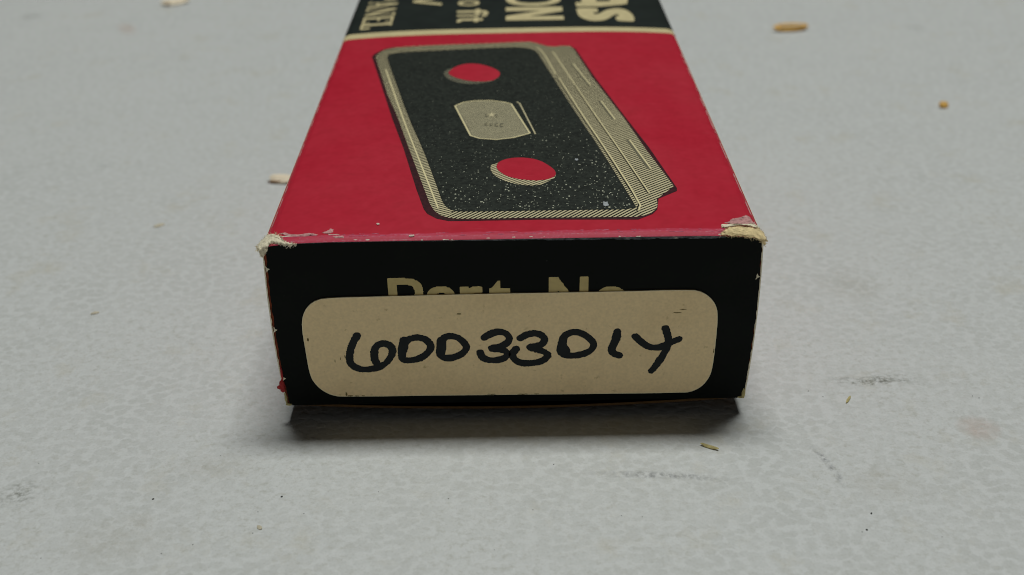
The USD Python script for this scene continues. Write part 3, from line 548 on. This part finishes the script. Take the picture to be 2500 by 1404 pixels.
streak(1.05, .10, 9, .42, m_='fuzz', lo=-24.3, hi=-17)
M['pale'] = paper('pale_wear', (0.50, 0.25, 0.24), 0.8, 0.1, 0.3, 2500)
def edge_strip(sgn, xc, wmin, wmax, thr, m_, seed, ylo, yhi):
    yy = np.linspace(ylo, yhi, 600); nn = meshkit.fbm(np.c_[yy * .7, yy * 0 + seed, yy * 0], 5, seed); ww = wmin + (np.clip((nn - thr) * 1.0, 0, wmax) if xc < 24.9 else yy * 0 + .02)
    obj('worn_edge', grid_mesh(yy, np.linspace(0, 1, 4), lambda y, t: (lambda x: np.stack([x, y, zt(x, y) + (.025 if xc < 24.9 else .05) + BASE], -1))(sgn * (xc - t * np.repeat(ww[:, None], 4, 1)))), M[m_], lid)
edge_strip(-1, 24.80, .03, .10, .45, 'pale', 21, .9, 60); edge_strip(-1, 25.0, .035, .04, .5, 'board', 23, .9, 63)
edge_strip(1, 24.78, .02, .14, .46, 'pale', 22, .9, 55); edge_strip(1, 25.0, .05, .06, .5, 'board', 24, .9, 63)
# front flap with its writing and sticker
zz = np.linspace(0, 1, 60)
def side_line(sgn, inset_, amp, seed):
    z = np.linspace(.0, 19.7, 130); n_ = meshkit.fbm(np.c_[z * .8, z * 0 + seed, z * 0], 5, seed) - .5
    return np.c_[sgn * (hw(z) - inset_ - amp * np.abs(n_) - .25 * np.maximum(0, 1 - z / .8) ** 2), z]
lft, rgt = side_line(-1, .30, .35, 3), side_line(1, .10, .4, 4)
xt = np.linspace(-24.4, 24.5, 120)
fl = Polygon(np.r_[rgt, np.c_[xt, ftop(xt) - .01][::-1], lft[::-1]]).buffer(0)
flap = obj('end_flap', on_front(fl, 0.0, 3), M['front_black'], carton, label='black front end of the carton')
xe = np.linspace(-21.5, 21.2, 500); ne = meshkit.fbm(np.c_[xe * 1.1, xe * 0, xe * 0], 5, 12)
obj('rubbed_edge', on_front(Polygon(np.r_[np.c_[xe, ftop(xe) + .01], np.c_[xe, ftop(xe) - .04 - (.10 + .10 * np.clip(xe / 12, -1, 1)) * np.clip(ne * 2, 0, 1.2)][::-1]]).buffer(0), .012, 2), M['rub'], flap)
for ch, x0, x1, z0, z1 in (('P', -12.83, -9.2, 10.95, 15.95), ('a', -9.0, -6.0, 10.9, 14.85), ('r', -5.5, -3.2, 10.95, 14.85), ('t', -2.75, -.35, 10.9, 15.6), ('N', 3.6, 7.64, 10.9, 15.75), ('o', 8.3, 11.7, 10.85, 14.5), ('.', 12.6, 13.5, 10.9, 11.8)):
    if ch == 't': obj('letter', on_front(Polygon([(-2.5, 10.9), (-2.5, 14.5), (-2.2, 14.62), (-1.6, 15.42), (-1.36, 15.42), (-1.36, 14.55), (-.36, 14.5), (-.36, 10.9)]), .008), M['gold'], flap); continue
    v, f = glyph(ch, True); obj('letter', on_front((np.c_[x0 + v[:, 0] * (x1 - x0), z0 + v[:, 1] * (z1 - z0)], f), .008), M['gold'], flap)
sp = Polygon(chaikin(FRONT['label'], 2)).buffer(.0)
stm = trimesh.creation.extrude_polygon(sp, .15, engine='earcut'); v = np.array(stm.vertices)
stk = obj('sticker', (np.c_[v[:, 0], -.02 - v[:, 2], v[:, 1] + BASE], ccw(v[:, :2], stm.faces) * 0 + stm.faces), M['sticker'], carton, label='cream sticker with a handwritten number')
obj('cut_edge', on_front(sp.difference(sp.buffer(-.06)), .174), M['cut'], stk)
for k, n_ in enumerate(('6', '0a', '0b', '3a', '3b', '0c', '1', '4')):
    names = [n_] if n_ != '4' else ['4a', '4b']; parts = []
    for nm in names:
        ln = chaikin(FRONT[nm], 3, False); wd = .355 + .10 * meshkit.noise(np.c_[ln * 1.3, np.zeros(len(ln))], k)
        if nm == '1': wd = wd * 1.12
        parts += [LineString([ln[i], ln[i + 1]]).buffer(float(wd[i]), 6) for i in range(len(ln) - 1)]
        if nm in ('0a', '0b', '0c', '3a', '3b'): parts.append(LineString(ln[:max(4, len(ln) // 6)]).buffer(.36, 6))
    g = union_all(parts).simplify(.01)
    pol = [Polygon(wobble(densify(np.array(p_.exterior.coords)[:-1], .07), .05, 8, k), [wobble(densify(np.array(h_.coords)[:-1], .07), 0.05, 8, k) for h_ in p_.interiors]).buffer(0) for p_ in geoms(g)]
    obj('digit', on_front(union_all(pol), .180), M['ink'], stk)
def fpatch(name, pts, off, m_, seed, parent, amp=.05): obj(name, on_front(rough_poly(pts, amp, 6, seed, .08), off, 0), M[m_], parent)
q = np.random.default_rng(5)
for (cx, cz, rx, rz) in ((-18.3, 1.5, .1, .28), (-17.9, 1.28, .35, .09), (-17.2, 1.25, .3, .07), (-16.5, 1.27, .2, .06), (-21.65, 8.7, .12, .22), (-2.6, 1.17, .5, .06), (.8, 1.12, .6, .06), (2.3, 1.13, .3, .05), (21.1, 6.4, .06, .3), (-5.7, 11.6, .25, .1), (-18.5, 6.2, .05, .2), (-18.0, 6.5, .05, .2), (-19.1, 5.9, .04, .22), (16.9, 11.3, .5, .06), (17.5, 11.7, .4, .05)):
    fpatch('dirt_mark', [(cx - rx, cz - rz * .4), (cx, cz - rz), (cx + rx, cz - rz * .3), (cx + rx * .7, cz + rz * .8), (cx - rx * .6, cz + rz)], .176, 'dirt', int(q.integers(99)), stk, .03)
# side, bottom and far panels: board with a raw front edge
zs = np.linspace(0, 19.72, 24); yl = np.r_[0.03, np.linspace(1, BL, 60)]
def side_sheet(sgn, ya, yb_, off):
    return grid_mesh(zs, np.linspace(ya, yb_, 30), lambda z, y: np.stack([sgn * (hw(z) + off), y, z + BASE], -1))
for sgn in (-1, 1):
    sd = obj('side_panel', side_sheet(sgn, .02, BL, 0), M['red'], carton)
    obj('side_stripe', side_sheet(sgn, 63.6, 65.85, .02), M['cream'], sd); obj('side_black_field', side_sheet(sgn, 65.851, BL, .02), M['black'], sd)
    obj('raw_edge', grid_mesh(np.linspace(0, 1, 2), np.linspace(.3, 19.75, 200), lambda t, z: np.stack([sgn * (hw(z) - .003 - t * (.13 + .08 * (meshkit.noise(np.stack([z * 2, z * 0, z * 0], -1), 5) - .5))), .0 - .004 + 0 * z, z + BASE], -1)), M['board'], sd)
    obj('inner_edge', grid_mesh(np.linspace(0, 1, 2), zs, lambda t, z: np.stack([sgn * (hw(z) - .0 - t * 1.4), .12 + 0 * z, z + BASE], -1)), M['inner'], sd)
ub = np.linspace(-1, 1, 40); yb2 = np.r_[np.linspace(.15, 16, 14), np.linspace(16, BL, 20)[1:]]
def zb(u, y): return -(1 - u * u) * (1.0 + .8 * np.minimum(1, y / 15)) + BASE
btm = obj('bottom_panel', grid_mesh(ub, yb2, lambda u, y: np.stack([u * 25, y, zb(u, y)], -1)), M['board_brown'], carton, smooth=True, label='bulging underside of the carton')
obj('raw_edge', grid_mesh(ub, np.linspace(0, 1, 2), lambda u, t: np.stack([u * 24.9, .14 + 0 * u, zb(u, 0 * u + .15) + t * .30 - .0], -1)), M['board_brown'], btm)
xs3 = np.linspace(-25, 25, 30)
obj('back_panel', grid_mesh(xs3, np.linspace(0, 1, 3), lambda x, t: np.stack([x, BL - .02 + 0 * x, BASE + (1 - t) * (zb(x / 25, 0 * x + BL) - BASE) + t * zt(x, 0 * x + BL)], -1)), M['black'], carton)
# torn corners: shredded board lying over the fold; outlines run along x and round the fold (positive on the lid, negative down the front)
def on_fold(pts, seed, h0, h1, amp=.07):
    sh = rough_poly(pts, amp, 7, seed, .07); v, f = tri(sh, .14); f = ccw(v, f)
    bd = np.array([sh.exterior.distance(Point(p)) if sh.geom_type == 'Polygon' else .1 for p in v])
    n_ = meshkit.fbm(np.c_[v * 4.5, np.zeros(len(v))], 4, seed); hgt = h0 + h1 * n_ * np.clip(bd / .12, 0, 1); y = np.maximum(v[:, 1], 0); d = np.minimum(v[:, 1], 0)
    return np.c_[v[:, 0], y - hgt * .75 + d * .35, np.where(v[:, 1] > 0, zt(v[:, 0], y), ftop(v[:, 0]) + d) + hgt * .65 + BASE], f
def torn(main, m_, seed, extra, origin, label):
    main_ = [(x, v - ((.6 if x < -23.6 else .4) if main == 'left' else .20) if v < 1.15 else v) for x, v in WRAP[main]]
    o = obj('torn_corner', on_fold(main_, seed, .04, .28, .11), M[m_], carton, smooth=True, label=label)
    for k, (nm, mm, a0, a1) in enumerate(extra): obj('torn_paper', on_fold(WRAP[nm], seed + k + 1, a0, a1), M[mm], o, smooth=True)
    q = np.random.default_rng(seed); fs = []; sh = Polygon(main_).buffer(.05)
    while len(fs) < 110:
        t = q.random() * sh.exterior.length; p = sh.exterior.interpolate(t); y = max(p.y, 0); d = min(p.y, 0)
        a = np.array([p.x, y + d * .35 - .1, (float(zt(p.x, y)) if p.y > 0 else float(ftop(p.x)) + d) + .1 + BASE])
        v = q.normal(0, 1, 3); v /= np.linalg.norm(v); v[1] -= .35; fs.append(fibre(a - .1 * v, a + v * q.uniform(.1, .38), .024, .06, len(fs) + seed * 100))
    obj('paper_fibres', cat(fs), M['board' if m_ == 'board' else 'board_tan'], o, kind='stuff')
M['frayed'] = paper('frayed_paper', (0.50, 0.27, 0.26), 0.9, 0.1, 0.35, 2600, bump=.5)
torn('left', 'board', 31, (('left_streak', 'frayed', .03, .2), ('left_flap', 'frayed', .02, .2), ('left_low', 'frayed', .02, .15)), (-24.3, 0), 'frayed pale corner at the left of the front fold')
torn('right_tan', 'board_tan', 37, (('right_top', 'frayed', .03, .25), ('right_ridge', 'board', .08, .35)), (24.1, 0), 'frayed tan corner at the right of the front fold')
rb = cat([lump((-25.15, .0, 2.6 + BASE), (.30, .22, .8), .5, 1.8, 9), lump((-25.45, -.05, 2.5 + BASE), (.25, .18, .22), .4, 1.8, 8), lump((-25.0, .0, 4.2 + BASE), (.12, .12, .9), .4, 1.8, 10)])
obj('red_scrap', rb, M['redbit'], carton, smooth=True, label='red scrap of torn print low on the left edge')
obj('yellowed_edge', cat([lump((-24.95, -.02, .9 + BASE), (.13, .12, .7), .5, 2, 12), lump((-24.75, -.02, .15 + BASE), (.3, .1, .16), .5, 2, 13)]), M['straw'], carton, smooth=True)
obj('torn_foot', cat([lump((24.85, -.02, .6 + BASE), (.2, .1, .65), .4, 2, 14), lump((24.6, -.01, .12 + BASE), (.35, .08, .14), .5, 2, 15)]), M['straw'], carton, smooth=True)
# small nicks of bare board along the sides of the front
for k, (z, sgn) in enumerate(((17.2, -1), (9.9, -1), (3.6, -1), (15.4, 1))):
    x = sgn * (float(hw(z)) - .35); fpatch('nick', [(x - .15, z - .35), (x + .05 , z - .12), (x + .22, z + .02), (x + .0, z + .14), (x - .12, z + .38)], .006, 'board', 60 + k, flap, .06)

# ---------------------------------------------------------------- crumbs and flakes on the tabletop
def flat_bit(name, a, b, w, h, m_, seed, label, category, curl=0.0, amp=.25, group=None, extra=None):
    """a shaved sliver or husk from a to b (mm on the tabletop): lens shaped, curled, resting on the top"""
    a, b = np.array(a, float), np.array(b, float); d = b - a; Ln = np.hypot(*d); ang = math.degrees(math.atan2(d[1], d[0])); c = (a + b) / 2
    s_ = trimesh.creation.icosphere(subdivisions=3); v = np.array(s_.vertices)
    v = v * (1 + amp * 2 * (meshkit.fbm(v * 1.7 + seed * 3.1, 3, seed) - .5))[:, None] * np.array([Ln / 2, w / 2, h / 2])
    v[:, 2] += curl * (v[:, 0] / (Ln / 2)) ** 2 + .3 * h * np.sin(v[:, 1] / w * 3)
    v[:, 2] -= v[:, 2].min() - .004
    t = thing(name, (c[0], c[1], 0), ang, label=label, cat=category, group=group)
    obj('flake', (v, s_.faces), M[m_], t, smooth=True)
    if extra: extra(t, Ln)
    return t
def husk_rib(t, Ln):
    for k, yo in enumerate((-.5, .45)):
        obj('ridge', cat([lump((0, yo, 1.15 - .15 * k), (Ln * .36, .16, .16), .3, 2, 50 + k)]), M['palechip'], t, smooth=True)
def brown_end(t, Ln): obj('brown_rim', cat([lump((-Ln * .1, -.75, .28), (Ln * .45, .2, .22), .3, 2, 55)]), M['brown'], t, smooth=True)
def brown_dot(t, Ln): obj('brown_spot', cat([lump((-Ln * .3, -1.3, .35), (.5, .5, .3), .3, 2, 56)]), M['brown'], t, smooth=True)
flat_bit('seed_husk', TAB['husk'][0], TAB['husk'][1], 2.3, 1.1, 'husk', 1, 'orange seed husk lying behind the carton on its right', 'husk', .15, .18, extra=husk_rib)
flat_bit('crumb', TAB['crumb'][0], TAB['crumb'][1], 1.3, .8, 'husk', 2, 'small orange brown crumb at the far right of the tabletop', 'crumb')
flat_bit('wood_flake', TAB['chip_behind'][0], TAB['chip_behind'][1], 2.0, .7, 'palechip', 3, 'pale flake with a brown rim beside the left edge of the carton', 'flake', .2, .15, extra=brown_end)
flat_bit('wood_flake', TAB['flake_top'][0], TAB['flake_top'][1], 3.6, .6, 'palechip', 4, 'pale flake with a brown spot far back at the top left', 'flake', .2, .25, extra=brown_dot)
flat_bit('paper_chip', TAB['chip_tan'][0], TAB['chip_tan'][1], .7, .14, 'dullchip', 5, 'tan paper chip left of the frayed left corner of the carton', 'chip')
flat_bit('straw_splinter', TAB['straw'][0], TAB['straw'][1], .34, .22, 'straw', 6, 'straw coloured splinter in front of the right end of the shadow', 'splinter', .12, .2)
flat_bit('straw_splinter', TAB['splinter'][0], TAB['splinter'][1], .28, .18, 'straw', 7, 'short brown splinter right of the carton below the green scuff', 'splinter', .0, .2)
flat_bit('paper_chip', TAB['chip_near'][0], TAB['chip_near'][1],   .4, .12, 'dullchip', 8, 'tiny oval tan chip near the bottom edge left of centre', 'chip')
flat_bit('crumb', TAB['crumb_left'][0], TAB['crumb_left'][1], .4, .14, 'dullchip', 9, 'greenish tan crumb well left of the carton', 'crumb')
q = np.random.default_rng(3)
BIG = {0: 'largest dark speck of grit at the lower left, in open white tabletop', 2: 'dark speck of grit left below the shadow of the carton', 10: 'dark speck of grit just below the diagonal scuff at right', 12: 'dark speck of grit at lower right, lower of the cluster there'}
for k, (x, y) in enumerate(TAB['specks']):
    r = .085 if k in (0, 2, 10, 12) else q.uniform(.03, .05); a = q.uniform(0, 6.28)
    sp_ = lump((0, 0, 0), (r * 1.3, r * .9, r * .6), .3, 1.8, 70 + k, 2); v = np.array(sp_.vertices); v[:, 2] -= v[:, 2].min() - .003
    t = UsdGeom.Xform.Define(stage, path_for('grit_speck')); t.AddTranslateOp().Set(Gf.Vec3d(x * MM, y * MM, 0)); t.AddRotateZOp().Set(math.degrees(a))
    tag(t.GetPrim(), label=BIG.get(k, 'tiny dark speck of grit on the white tabletop'), cat='speck', group='dark specks of grit on the tabletop')
    obj('grain', (v, sp_.faces), M['speck'], t.GetPrim(), smooth=True)
